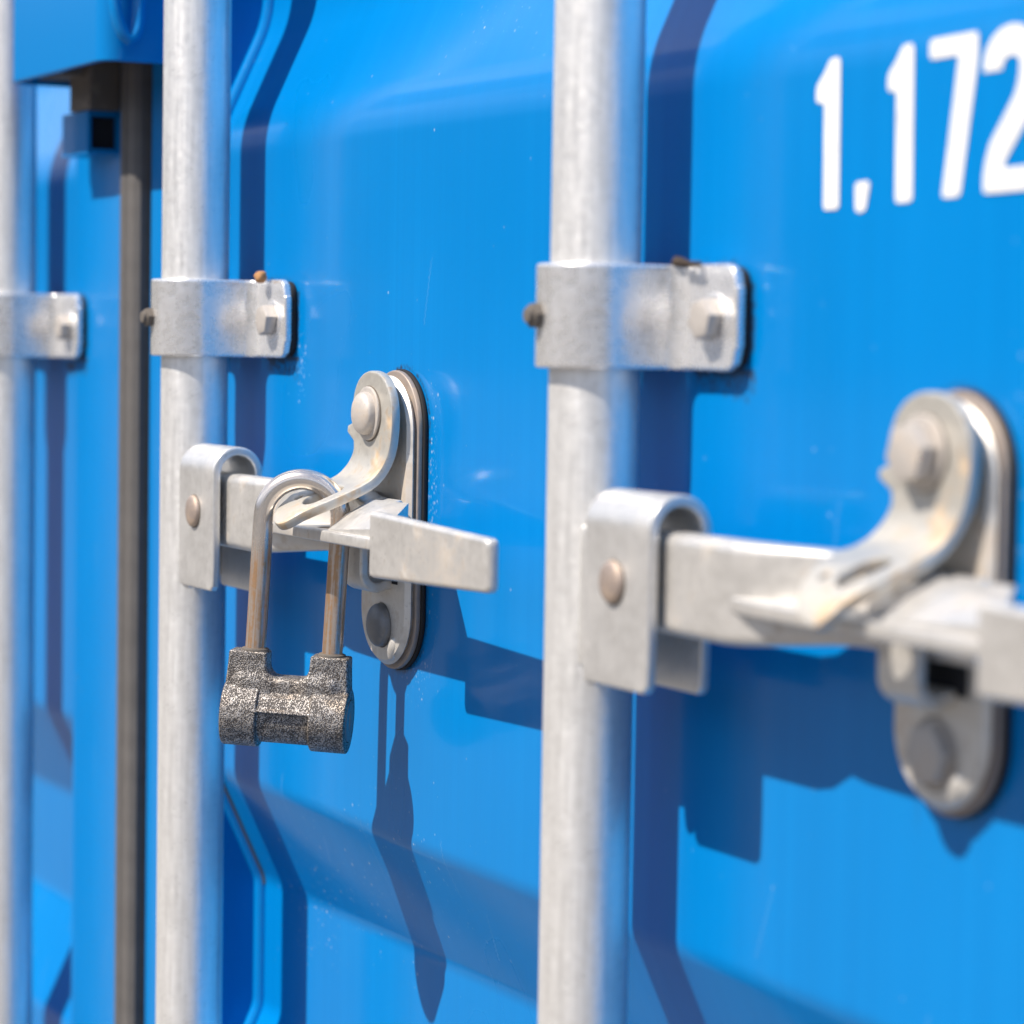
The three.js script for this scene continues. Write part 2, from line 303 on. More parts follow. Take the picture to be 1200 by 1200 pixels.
// ------------------------------------------------------------------ setting (outside the frame: mirrored in paint and steel, bounces light)
{
  const g = new THREE.PlaneGeometry(900, 900, 1, 1); g.rotateX(-Math.PI / 2); g.translate(0, -1.35, 0);
  const uv = g.attributes.uv; for (let i = 0; i < uv.count; i++) uv.setXY(i, uv.getX(i) * 900, uv.getY(i) * 900);
  const map = tex(512, 512, 4, 4, seamless((u, v) => { const k = 0.14 + 0.04 * fbm(u * 2, v * 2, 1, 3) + 0.03 * fbm(u * 30, v * 30, 5, 2); return k; }, 4, 4) && ((u, v) => { const k = seamless((x, y) => 0.14 + 0.04 * fbm(x * 2, y * 2, 1, 3) + 0.05 * fbm(x * 30, y * 30, 5, 2), 4, 4)(u, v); return [k * 1.06, k, k * 0.92]; }), true);
  const m = new THREE.Mesh(g, new THREE.MeshStandardMaterial({ map, roughness: 0.95 })); m.name = 'ground'; m.userData.kind = 'structure'; m.receiveShadow = true; scene.add(m);
}
{                                                   // added unseen dark ridge, keeps low sky out of the paint reflections
  const pos = [], idx = [], N = 360;
  for (let i = 0; i <= N; i++) {
    const a = i / N * Math.PI * 2, h = 13.5 + 8 * fbm(Math.cos(a) * 5 + 9, Math.sin(a) * 5, 2, 5) + 4.5 * fbm(Math.cos(a) * 40, Math.sin(a) * 40, 7, 3);
    for (const [r, y] of [[88, -1.4], [92, h * 0.55], [96, h - 1.4], [108, h * 0.8], [130, -1.4]]) pos.push(r * Math.cos(a), y, r * Math.sin(a));
  }
  for (let i = 0; i < N; i++) for (let k = 0; k < 4; k++) { const a = i * 5 + k; idx.push(a, a + 1, a + 6, a, a + 6, a + 5); }
  const g = new THREE.BufferGeometry(); g.setAttribute('position', new THREE.Float32BufferAttribute(pos, 3)); g.setIndex(idx); g.computeVertexNormals();
  const m = new THREE.Mesh(g, new THREE.MeshStandardMaterial({ color: new THREE.Color().setRGB(0.02, 0.026, 0.014), roughness: 1, side: THREE.DoubleSide })); m.name = 'added_dark_ridge'; m.userData.kind = 'structure'; scene.add(m);
}

// ------------------------------------------------------------------ door leaves
const W = -0.0307, DEP = 0.028;                     // face of the leaf, depth of the pressed channels
const S = 0.4154;                                   // spacing of the two rods on the near leaf
// panel profile (y, z offset): flat, pressed in, flat ...
const bends = [[-0.95, 0], [-0.7955, 0], [-0.735, 1], [-0.664, 1], [-0.6035, 0], [-0.4185, 0], [-0.358, 1], [-0.288, 1], [-0.2275, 0], [0.109, 0], [0.170, 1], [0.241, 1], [0.302, 0], [0.62, 0]];
function panelProfile() {
  const P = bends.map(([y, d]) => new THREE.Vector2(y, W - DEP * d)), out = [P[0]];
  for (let i = 1; i < P.length - 1; i++) {
    const R = i >= 9 ? 0.014 : 0.0045;
    const a = P[i].clone().sub(P[i - 1]).normalize(), b = P[i + 1].clone().sub(P[i]).normalize();
    const p0 = P[i].clone().addScaledVector(a, -R), p1 = P[i].clone().addScaledVector(b, R);
    for (let k = 0; k <= 8; k++) { const t = k / 8; out.push(new THREE.Vector2((1 - t) ** 2 * p0.x + 2 * t * (1 - t) * P[i].x + t * t * p1.x, (1 - t) ** 2 * p0.y + 2 * t * (1 - t) * P[i].y + t * t * p1.y)); }
  }
  out.push(P[P.length - 1]); return out;
}
function corrugated(x0, x1) {
  const pr = panelProfile(), nx = 60, pos = [], uv = [], idx = [], t = 0.002;
  for (const back of [0, 1]) for (const p of pr) for (let i = 0; i <= nx; i++) { const x = mix(x0, x1, i / nx); pos.push(x, p.x, p.y - (back ? t : 0)); uv.push(x, p.x); }
  const row = nx + 1, off = pr.length * row;
  for (let j = 0; j < pr.length - 1; j++) for (let i = 0; i < nx; i++) { const a = j * row + i; idx.push(a, a + 1, a + row + 1, a, a + row + 1, a + row); const b = off + a; idx.push(b, b + row + 1, b + 1, b, b + row, b + row + 1); }
  const g = new THREE.BufferGeometry(); g.setAttribute('position', new THREE.Float32BufferAttribute(pos, 3)); g.setAttribute('uv', new THREE.Float32BufferAttribute(uv, 2)); g.setIndex(idx); g.computeVertexNormals();
  return g;
}
function slab(x0, x1, y0, y1, z0, z1, b = 0.0015) {
  const c = V((x0 + x1) / 2, y0, (z0 + z1) / 2), st = [0, 0.02, 0.98, 1].map(t => ({ c: c.clone().setY(mix(y0, y1, t)), u: V(1, 0, 0), v: V(0, 0, 1), hu: (x1 - x0) / 2, hv: (z1 - z0) / 2, r: b }));
  return loft(st, { bevel: 0 });
}
const door = thing('container_door', 'blue corrugated steel container door leaf carrying both latched handles and white number', 'container door');
part('panel', corrugated(-0.0475, 1.05), M.paint, door);
const JX = -0.0455;
part('door_frame', slab(-0.150, JX, -0.95, 0.62, W - 0.05, W + 0.0008, 0.003), M.paint, door);
{                                                   // sealant run where the pressed sheet meets the frame
  const pr = panelProfile().filter(p => p.x > -0.62 && p.x < 0.45);
  part('frame_fillet', boxUV(tube(pr.map(p => V(JX, p.x, p.y)), 0.0045, 400, 16).toNonIndexed()), M.paint, door);
  const pts = pr.filter(p => p.x > -0.292 && p.x < -0.225).map(p => V(JX + 0.0046, p.x, p.y + 0.0002));
  part('sealant_bead', tube(pts, 0.0011, 120, 8), M.bead, door, 'dark line of sealant between pressed panel and door frame');
}
{                                                   // rubber gasket down the meeting edges
  const gx0 = -0.183, gx1 = -0.1545, z1 = -0.0232;
  const s = [[gx0, W - 0.03], [gx0, z1 - 0.003], [gx0 + 0.0025, z1], [gx0 + 0.011, z1 + 0.0008], [gx0 + 0.0125, z1 - 0.0008], [gx0 + 0.0145, z1 - 0.0008], [gx0 + 0.016, z1 + 0.0008], [gx1 - 0.003, z1], [gx1 - 0.0005, z1 - 0.003], [gx1, W - 0.03]];
  const sh = new THREE.Shape(); s.forEach(([x, z], i) => sh[i ? 'lineTo' : 'moveTo'](x, -z)); sh.closePath();
  const g = new THREE.ExtrudeGeometry(sh, { depth: 1.57, bevelEnabled: false }); g.rotateX(-Math.PI / 2); g.translate(0, -0.95, 0);
  // ExtrudeGeometry runs along +z: after the turn it runs along +y
  part('rubber_gasket', fin(g, 0.5), M.rubber, door, 'dark grey rubber strip sealing the gap between the leaves');
}
const door2 = thing('container_door', 'blue container door leaf behind the lock box at far left', 'container door');
part('panel', corrugated(-1.2, -0.279).translate(0, -0.004, 0), M.paint, door2);
part('door_frame', slab(-0.281, -0.186, -0.95, 0.62, W - 0.05, W + 0.0008, 0.003), M.paint, door2);

// numerals painted on the leaf
{
  const z = W + 0.0004;
  const stroke = (pts, w) => {                      // constant-width stroke with slightly rounded ends
    const g = []; const st = pts.map(p => new THREE.Vector2(...p));
    const L = [], Rr = [];
    st.forEach((p, i) => {
      const a = st[Math.max(i - 1, 0)], b = st[Math.min(i + 1, st.length - 1)], d = b.clone().sub(a).normalize(), n = new THREE.Vector2(-d.y, d.x);
      let k = 1; if (i > 0 && i < st.length - 1) { const d0 = p.clone().sub(a).normalize(); k = 1 / Math.max(0.5, Math.abs(d0.dot(d))); }
      L.push(p.clone().addScaledVector(n, w / 2 * k)); Rr.push(p.clone().addScaledVector(n, -w / 2 * k));
    });
    return roundPoly([...L, ...Rr.reverse()], 0.002);
  };
  const v2 = a => a.map(p => new THREE.Vector2(...p));
  const one = x => roundPoly(v2([[x + 0.0016, 0.0002], [x + 0.0108, 0.0002], [x + 0.0108, 0.0518], [x + 0.0050, 0.0518], [x + 0.0022, 0.0480], [x - 0.0034, 0.0428], [x - 0.0034, 0.0372], [x + 0.0016, 0.0372]]), 0.0019);
  const seven = x => roundPoly(v2([[x + 0.0098, 0.0003], [x + 0.0192, 0.0003], [x + 0.0278, 0.044], [x + 0.0278, 0.0518], [x + 0.0024, 0.0518], [x + 0.0024, 0.0454], [x + 0.0182, 0.0454]]), 0.0019);
  const comma = x => roundPoly(v2([[x + 0.0020, -0.0016], [x + 0.0076, -0.0016], [x + 0.0104, 0.0086], [x + 0.0016, 0.0086]]), 0.0022);
  const two = x => {
    const w = 0.0094, h = w / 2, pts = [[x + h + 0.0008, 0.0385]];
    for (let i = 0; i <= 12; i++) { const a = Math.PI - i / 12 * Math.PI; pts.push([x + 0.0148 + (0.0140 - h) * Math.cos(a), 0.0400 + (0.0120 - h) * Math.sin(a)]); }
    pts.push([x + 0.0236, 0.0345], [x + 0.0212, 0.0275], [x + 0.0085, 0.0130], [x + 0.0068, 0.0085], [x + 0.0064, 0.0004]);
    return [stroke(pts, w), roundPoly(v2([[x + 0.0018, 0.0004], [x + 0.0288, 0.0004], [x + 0.0288, 0.0076], [x + 0.0018, 0.0076]]), 0.0016)];
  };
  const rotZ = 0.0205, px = 0.519, py = 0.0478;
  const put = (sh, dz) => { const g = new THREE.ShapeGeometry(sh, 12); g.translate(-px, 0, 0); g.rotateZ(rotZ); g.translate(px, py, z + dz); return g; };
  const add = (n, ...shs) => part('numeral', shs.map((s, i) => boxUV(put(s, i * 0.0002).toNonIndexed())), M.white, door, n);
  add('white painted numeral one before the comma', one(0.519)); add('white painted comma', comma(0.5378));
  add('white painted numeral one after the comma', one(0.5612)); add('white painted numeral seven', seven(0.5785)); add('white painted numeral two cut by the frame edge', ...two(0.6085));
}

// ------------------------------------------------------------------ locking rods (rod, welded U bracket holding the handle)
function makeRod(label, withHub) {
  const t = thing('locking_rod', label, 'locking rod', 'galvanised rods running down the container doors');
  const g = new THREE.CylinderGeometry(0.017, 0.017, 1.55, 72, 1, true); g.translate(0, -0.17, 0);
  const uv = g.attributes.uv; for (let i = 0; i < uv.count; i++) uv.setXY(i, uv.getX(i) * 0.1068, uv.getY(i) * 1.55);
  part('rod_tube', g, M.rod, t);
  if (withHub) {
    const mid = 0.011, cz = 0.0055, cy = -0.0645, x0 = 0.0285, x1 = 0.0745;
    const path = [];
    for (const k of [0, 0.04, 0.2, 0.5, 0.8, 0.97, 1]) path.push(V((x0 + x1) / 2, mix(-0.1215, cy, k), cz + mid));
    path.push(...arc([cz, cy], mid, 0, Math.PI, 24, (z, y) => V((x0 + x1) / 2, y, z)).slice(1));
    for (const k of [0.03, 0.2, 0.5, 0.8, 0.96, 1]) path.push(V((x0 + x1) / 2, mix(cy, -0.1225, k), cz - mid));
    const n = path.length;
    part('handle_hub', strip(path, V(1, 0, 0), (s, i) => (x1 - x0) / 2 - 0.0022 * Math.max(0, 1 - i / 1.2) - 0.002 * Math.max(0, 1 - (n - 1 - i) / 1.2), 0.0042, { bevel: 0.0009, r: 0.0011 }), M.hub, t);
    part('crevice_shade_ring', disc(0.0083, 0.0006, 0.01845, 0.0502, -0.0838), M.rust, t);  // dark disc paints the crevice shade round the rivet
    const rv = part('hub_rivet', dome(0.0078, 0.0034, 0.0186, 0.0502, -0.0838), M.rivet, t, 'brown rivet head in the hub face');
    const w = [];
    w.push(loft([0, 0.3, 0.7, 1].map(k => ({ c: V(0.0205, mix(-0.118, -0.066, k), 0.0035), u: V(1, 0, 0), v: V(0, 0, 1), hu: 0.0095, hv: 0.0085, r: 0.003 })), { bevel: 0.0015 }));
    for (let i = 0; i < 44; i++) w.push(blob(0.0044, 1, 1.1, 0.9, [0.0250 + 0.0008 * rnd(), mix(-0.1195, -0.063, i / 43), 0.0116 + 0.0007 * rnd()], i + 2, 0.12));
    part('weld_seam', w, M.hub, t);
  }
  return t;
}
const rodA = makeRod('galvanised rod nearest the padlock, just right of the rubber strip', true);
copyOf(rodA, 'thickest, nearest galvanised rod, left of the white number', S);
const rodC = makeRod('galvanised rod cut off by the left edge, behind the lock box', false);
rodC.position.x = -0.318;

// ------------------------------------------------------------------ brackets round the rods
function makeBracket() {
  const t = thing('rod_bracket', 'galvanised strap bracket above the padlocked handle, with tan crumb on top', 'bracket', 'bolted brackets holding the locking rods');
  const T = 0.0038, R = 0.0192, fz = W + 0.0034 + T / 2, fr = 0.0075, y = 0.0112, H = 0.0194;
  const side = (s) => {
    const o = [];
    for (let i = 0; i <= 14; i++) o.push([0.0615 - (0.0615 - R - fr) * i / 14, fz]);
    for (let i = 1; i <= 8; i++) { const a = i / 8 * Math.PI / 2; o.push([R + fr - fr * Math.sin(a), fz + fr - fr * Math.cos(a)]); }
    o.push([R, -0.004]); for (let i = 0; i < 16; i++) { const a = i / 16 * Math.PI / 2; o.push([R * Math.cos(a), R * Math.sin(a) + 0.0012]); }
    return o.map(([x, z]) => V(s * x, y, z));
  };
  const right = side(1), left = side(-1).reverse(), path = [...right, V(0, y, R + 0.0012), ...left];
  const rc = 0.0085;
  const half = (s, i) => { const d = 0.0615 - Math.abs(path[i].x); return d < rc && path[i].z < -0.015 ? H - rc + Math.sqrt(rc * rc - (rc - d) ** 2) * 0.94 + 0.0005 : H; };
  part('strap', strip(path, V(0, 1, 0), half, T, { bevel: 0.0008, r: 0.0011 }), M.strap, t);
  const pads = [];
  for (const s of [-1, 1]) { const sh = new THREE.Shape(); const x0 = s > 0 ? 0.021 : -0.0609, x1 = s > 0 ? 0.0609 : -0.021, y0 = y - H + 0.0004, y1 = y + H - 0.0008, r = 0.009; sh.moveTo(x0 + r, y0); sh.lineTo(x1 - r, y0); sh.quadraticCurveTo(x1, y0, x1, y0 + r); sh.lineTo(x1, y1 - r); sh.quadraticCurveTo(x1, y1, x1 - r, y1); sh.lineTo(x0 + r, y1); sh.quadraticCurveTo(x0, y1, x0, y1 - r); sh.lineTo(x0, y0 + r); sh.quadraticCurveTo(x0, y0, x0 + r, y0); pads.push(plateZ(sh, W + 0.0003, W + 0.0034, 0.0006, 2)); }
  part('packing_pad', pads, M.black, t, 'black packing pad behind the strap');
  for (const s of [-1, 1]) {
    const b = part('bolt_head', [hex(0.0078, 0.0062, fz + T / 2 + 0.0008, s * 0.0465, y - 0.0008, 0.22)], M.bolt, t);
    part('washer', disc(0.0098, 0.0010, fz + T / 2 - 0.0001, s * 0.0465, y - 0.0008), M.strap, b);
  }
  part('set_screw', [hex(0.0050, 0.0044, R + 0.0008 + T / 2 - 0.0008, -0.0035, y, 0.1), disc(0.0030, 0.0062, R + 0.0008 + T / 2 - 0.0008, -0.0035, y)], M.rust, t, 'small rusty screw end on the front of the strap');
  return t;
}
const br = makeBracket();
const brR = copyOf(br, 'largest strap bracket, on the nearest rod, with dark crumbs on top', S);
const brL = copyOf(br, 'blurred strap bracket at the left edge of the frame', -0.318, -0.004);
part('tan_crumb', blob(0.0032, 1.2, 1, 1, [0.0405, 0.0318, -0.019], 4), M.clump, br, 'tan crumb of dirt lying on the strap');
part('dark_crumbs', Array.from({ length: 16 }, (q, i) => blob(0.0007 + 0.0016 * rnd() * (1 - i / 20), 1.2 + 0.5 * rnd(), 0.9, 1, [0.0225 + 0.0012 * i, 0.0306 + 0.0016 * rnd() * (1 - i / 16), -0.0225 + 0.004 * rnd()], i + 9)), M.dirtClump, brR, 'dark crumbs of dirt lying on the strap');

// ------------------------------------------------------------------ handles
function makeHandle(label) {
  const t = thing('door_handle', label, 'door handle', 'handles pivoted on the locking rods');
  // bar: in the hub, then cranked towards the door, ends behind the grip
  const prof = [[0.031, 0.0113, 0], [0.040, 0.0113, 0], [0.102, 0.0113, 0], [0.112, 0.0100, 0], [0.122, 0.0062, 0], [0.134, 0.0000, 0], [0.145, -0.0055, 0], [0.154, -0.0082, 0], [0.165, -0.009, 0], [0.18, -0.009, 0], [0.19, -0.009, 0], [0.20, -0.009, 0], [0.2128, -0.009, 0]];
  const st = prof.map(([x, zf], i) => {
    const k = sstep(0.10, 0.16, x), k2 = sstep(0.165, 0.20, x), th = 0.30 * k2, top = mix(mix(-0.0645, -0.0662, k), -0.0702, k2), bot = mix(-0.1006, -0.0962, k);
    return { c: V(x, (top + bot) / 2, zf - 0.0062), u: V(0, Math.cos(th), Math.sin(th)), v: V(0, -Math.sin(th), Math.cos(th)), hu: (top - bot) / 2, hv: 0.0062, r: mix(0.0042, 0.0018, k) };
  });
  part('handle_bar', loft(st, { bevel: 0.0008, n: 6 }), M.handle, t);
  // horizontal ledge with a padlock hole
  const sh = new THREE.Shape(); const pl = [[0.106, 0.0100], [0.117, 0.0120], [0.132, 0.0137], [0.160, 0.0144], [0.2545, 0.0144], [0.2545, 0.0104], [0.236, -0.0085], [0.2125, -0.0105], [0.15, -0.0105], [0.125, 0.000], [0.114, 0.0050]];
  pl.forEach(([x, z], i) => sh[i ? 'lineTo' : 'moveTo'](x, -z)); sh.closePath();
  const h = new THREE.Path(); h.absellipse(0.1815, -0.0025, 0.0085, 0.0066, 0, Math.PI * 2); sh.holes.push(h);
  const g = new THREE.ExtrudeGeometry(sh, { depth: 0.0030, bevelEnabled: true, bevelThickness: 0.0012, bevelSize: 0.0012, bevelOffset: -0.0012, bevelSegments: 3, curveSegments: 24 });
  g.rotateX(-Math.PI / 2); g.translate(0, -0.0876, 0);
  const wp = [[0.196, -0.0700, -0.0100], [0.2350, -0.0694, -0.0098], [0.2372, -0.0726, 0.0020], [0.2570, -0.0790, 0.0122], [0.197, -0.0832, 0.0118], [0.196, -0.0855, -0.0100], [0.2340, -0.0855, -0.0098], [0.2570, -0.0855, 0.0122], [0.197, -0.0855, 0.0118], [0.1965, -0.0760, 0.0020]].map(p => V(...p));
  const wg = new ConvexGeometry(wp); wg.deleteAttribute('uv');
  part('ledge', [fin(g, 0.5), fin(wg, 0.3)], M.handle, t);
  const gp = [[0.2508, -0.1002], [0.3626, -0.0973], [0.3626, -0.0756], [0.2508, -0.0714]].map(p => new THREE.Vector2(...p));
  part('grip', plateZ(roundPoly(gp, 0.0036), 0.0106, 0.0166, 0.0022, 5), M.handle, t);
  return t;
}
const hA = makeHandle('pale steel handle that the padlock hangs from');
copyOf(hA, 'blurred steel handle leaving the frame at right, without a padlock', S + 0.007);

// ------------------------------------------------------------------ catches on the door: plate, hook, hinged flap with slots
function bentFlap(droop) {
  // flat outline: x across, s down the bent profile
  const prof = [[-0.0155, -0.0125], [-0.0155, -0.046], [-0.0150, -0.0515], [-0.0132, -0.0570], [-0.0098, -0.0617], [-0.0050, -0.0648], [0.002, -0.0675], [0.010, -0.0706], ...(droop ? [[0.0170, -0.0746], [0.0220, -0.0790], [0.0250, -0.0835], [0.0262, -0.0868]] : [[0.0180, -0.0742], [0.0245, -0.0782], [0.0300, -0.0828]])];
  const curve = new THREE.CatmullRomCurve3(prof.map(([z, y]) => V(0, y, z)), false, 'centripetal'), L = curve.getLength();
  const s = new THREE.Shape();
  const c = 0.1865;
  s.moveTo(c - 0.0205, 0.0185);
  s.bezierCurveTo(c - 0.0205, 0.007, c - 0.012, 0.0, c, 0.0);
  s.bezierCurveTo(c + 0.013, 0.0, c + 0.0222, 0.008, c + 0.0222, 0.0200);
  s.bezierCurveTo(c + 0.0222, 0.029, c + 0.0205, 0.034, c + 0.0180, 0.040);
  s.bezierCurveTo(c + 0.0155, 0.046, c + 0.0145, 0.050, c + 0.0142, 0.056);
  s.bezierCurveTo(c + 0.0138, 0.068, c + 0.0118, 0.080, c + 0.0075, L - 0.009);
  s.bezierCurveTo(c + 0.0055, L - 0.002, c + 0.0010, L, c - 0.0025, L);
  s.bezierCurveTo(c - 0.010, L, c - 0.0155, L - 0.006, c - 0.0180, L - 0.014);
  s.bezierCurveTo(c - 0.022, 0.078, c - 0.0245, 0.066, c - 0.0250, 0.056);
  s.bezierCurveTo(c - 0.0250, 0.047, c - 0.0205, 0.044, c - 0.0185, 0.036);
  s.lineTo(c - 0.0190, 0.0325); s.lineTo(c - 0.0262, 0.0285); s.lineTo(c - 0.0258, 0.0255); s.lineTo(c - 0.0205, 0.0240); s.closePath();
  const hole = (x, y, w, l, rot) => { const h = new THREE.Path(), n = 28; for (let i = 0; i <= n; i++) { const a = -i / n * Math.PI * 2, ex = w * Math.cos(a), ey = (l - w) * Math.sign(Math.sin(a)) + w * Math.sin(a), X = x + ex * Math.cos(rot) - ey * Math.sin(rot), Y = y + ex * Math.sin(rot) + ey * Math.cos(rot); h[i ? 'lineTo' : 'moveTo'](X, Y); } s.holes.push(h); };
  hole(0.1862, 0.0712, 0.0056, 0.0098, 0.05);       // the shackle goes through here
  hole(0.1752, 0.0790, 0.0016, 0.0017, 0);
  const T = 0.0044;
  let g = new THREE.ExtrudeGeometry(s, { depth: T - 0.0018, bevelEnabled: true, bevelThickness: 0.0009, bevelSize: 0.0009, bevelOffset: -0.0009, bevelSegments: 2, curveSegments: 16 });
  g.translate(0, 0, -(T - 0.0018) / 2);
  g.deleteAttribute('normal'); g.deleteAttribute('uv');
  g = new TessellateModifier(0.0028, 8).modify(g);
  const p = g.attributes.position, tan = V(), pt = V();
  for (let i = 0; i < p.count; i++) {
    const sy = clamp(p.getY(i), 0, L), u = sy / L; curve.getPointAt(u, pt); curve.getTangentAt(u, tan);
    const ny = tan.z, nz = -tan.y, w = p.getZ(i), x = p.getX(i);
    const tilt = (x - c) * sstep(0.05, 0.075, sy) * -0.10;
    p.setXYZ(i, x, pt.y + ny * w + tilt, pt.z + nz * w);
  }
  return fin(g, 0.55);
}
function makeCatch(label, hexed) {
  const t = thing('handle_catch', label, 'latch catch', 'oval latch catches bolted to the door');
  const c = 0.1845;
  part('gasket_pad', plateZ(stadium(c + 0.0002, -0.1490, -0.0116, 0.0266), W + 0.0003, W + 0.0024, 0.0006, 2), M.black, t, 'black gasket behind the oval plate');
  part('plate_rim', plateZ(stadium(c, -0.1484, -0.0122, 0.0258), W + 0.0023, W + 0.0050, 0.0008, 3), M.rim, t, 'browned rim of the oval plate');
  part('base_plate', [plateZ(stadium(c - 0.0002, -0.1462, -0.0146, 0.0252), W + 0.0048, W + 0.0092, 0.0024, 1)], M.plate, t);
  part('hook_shade', slab(0.1760, 0.2000, -0.1085, -0.0880, -0.0225, -0.0212, 0.0003), M.interior, t, 'black slab standing in for the shade behind the hook');  // near-black slab on the plate paints the shade inside the hook
  const hk = [];
  {                                                 // strip coming out of the plate, down under the bar and up in front of it
    const x = 0.1835, pts = [];
    pts.push(V(x, -0.1085, -0.0235), V(x, -0.1088, -0.0205));
    pts.push(...arc([-0.0145, -0.1035], 0.0066, -Math.PI / 2 - 0.6, 0, 12, (z, y) => V(x, y, z)));
    pts.push(V(x, -0.099, -0.0079), V(x, -0.0925, -0.0079), V(x, -0.0890, -0.0079));
    hk.push(strip(pts, V(1, 0, 0), 0.0108, 0.0046, { bevel: 0.0009, r: 0.0013 }));
  }
  part('hook', hk, M.plate, t);
  const dz = -0.0222;
  if (hexed) part('lower_bolt', [hex(0.0102, 0.0056, dz, 0.1835, -0.1282, 0.15), disc(0.0118, 0.0012, dz - 0.0004, 0.1835, -0.1282)], M.bolt, t, 'hexagonal bolt head at the foot of the plate');
  else part('lower_bolt', dome(0.0100, 0.0066, dz, 0.1835, -0.1282), M.darkBolt, t, 'dark domed bolt at the foot of the plate');
  part('crevice_shade_ring', disc(hexed ? 0.0124 : 0.0106, 0.0006, dz + 0.0001, 0.1835, -0.1282), M.rust, t);  // dark disc drawn as crevice shade round the lower bolt
  const nub = blob(0.0044, 0.8, 1.5, 0.55, [0, 0, 0], 3, 0.12);
  nub.rotateZ(-0.55); nub.translate(0.1945, -0.1378, -0.0224); part('nub', nub, M.plate, t);
  const f = part('flap', bentFlap(hexed), M.latch, t, 'pale hinged flap with slots, bent outward over the handle');
  part('crevice_shade_ring', disc(0.0127, 0.0006, -0.01355, 0.1850, -0.0319), M.rust, f);  // crevice shade under the washer, put in as a dark disc
  part('bolt_washer', disc(0.0122, 0.0016, -0.0134, 0.1850, -0.0318), M.bolt, f);
  part('bolt_head', hexed ? hex(0.0100, 0.0068, -0.0120, 0.1850, -0.0318, 0.2) : dome(0.0097, 0.0058, -0.0120, 0.1850, -0.0318), M.bolt, f);
  return t;
}
const cA = makeCatch('oval latch catch whose flap the padlock shackle passes through');
const cB = makeCatch('blurred oval latch catch at right, below the white number', true); cB.position.x = S + 0.005;

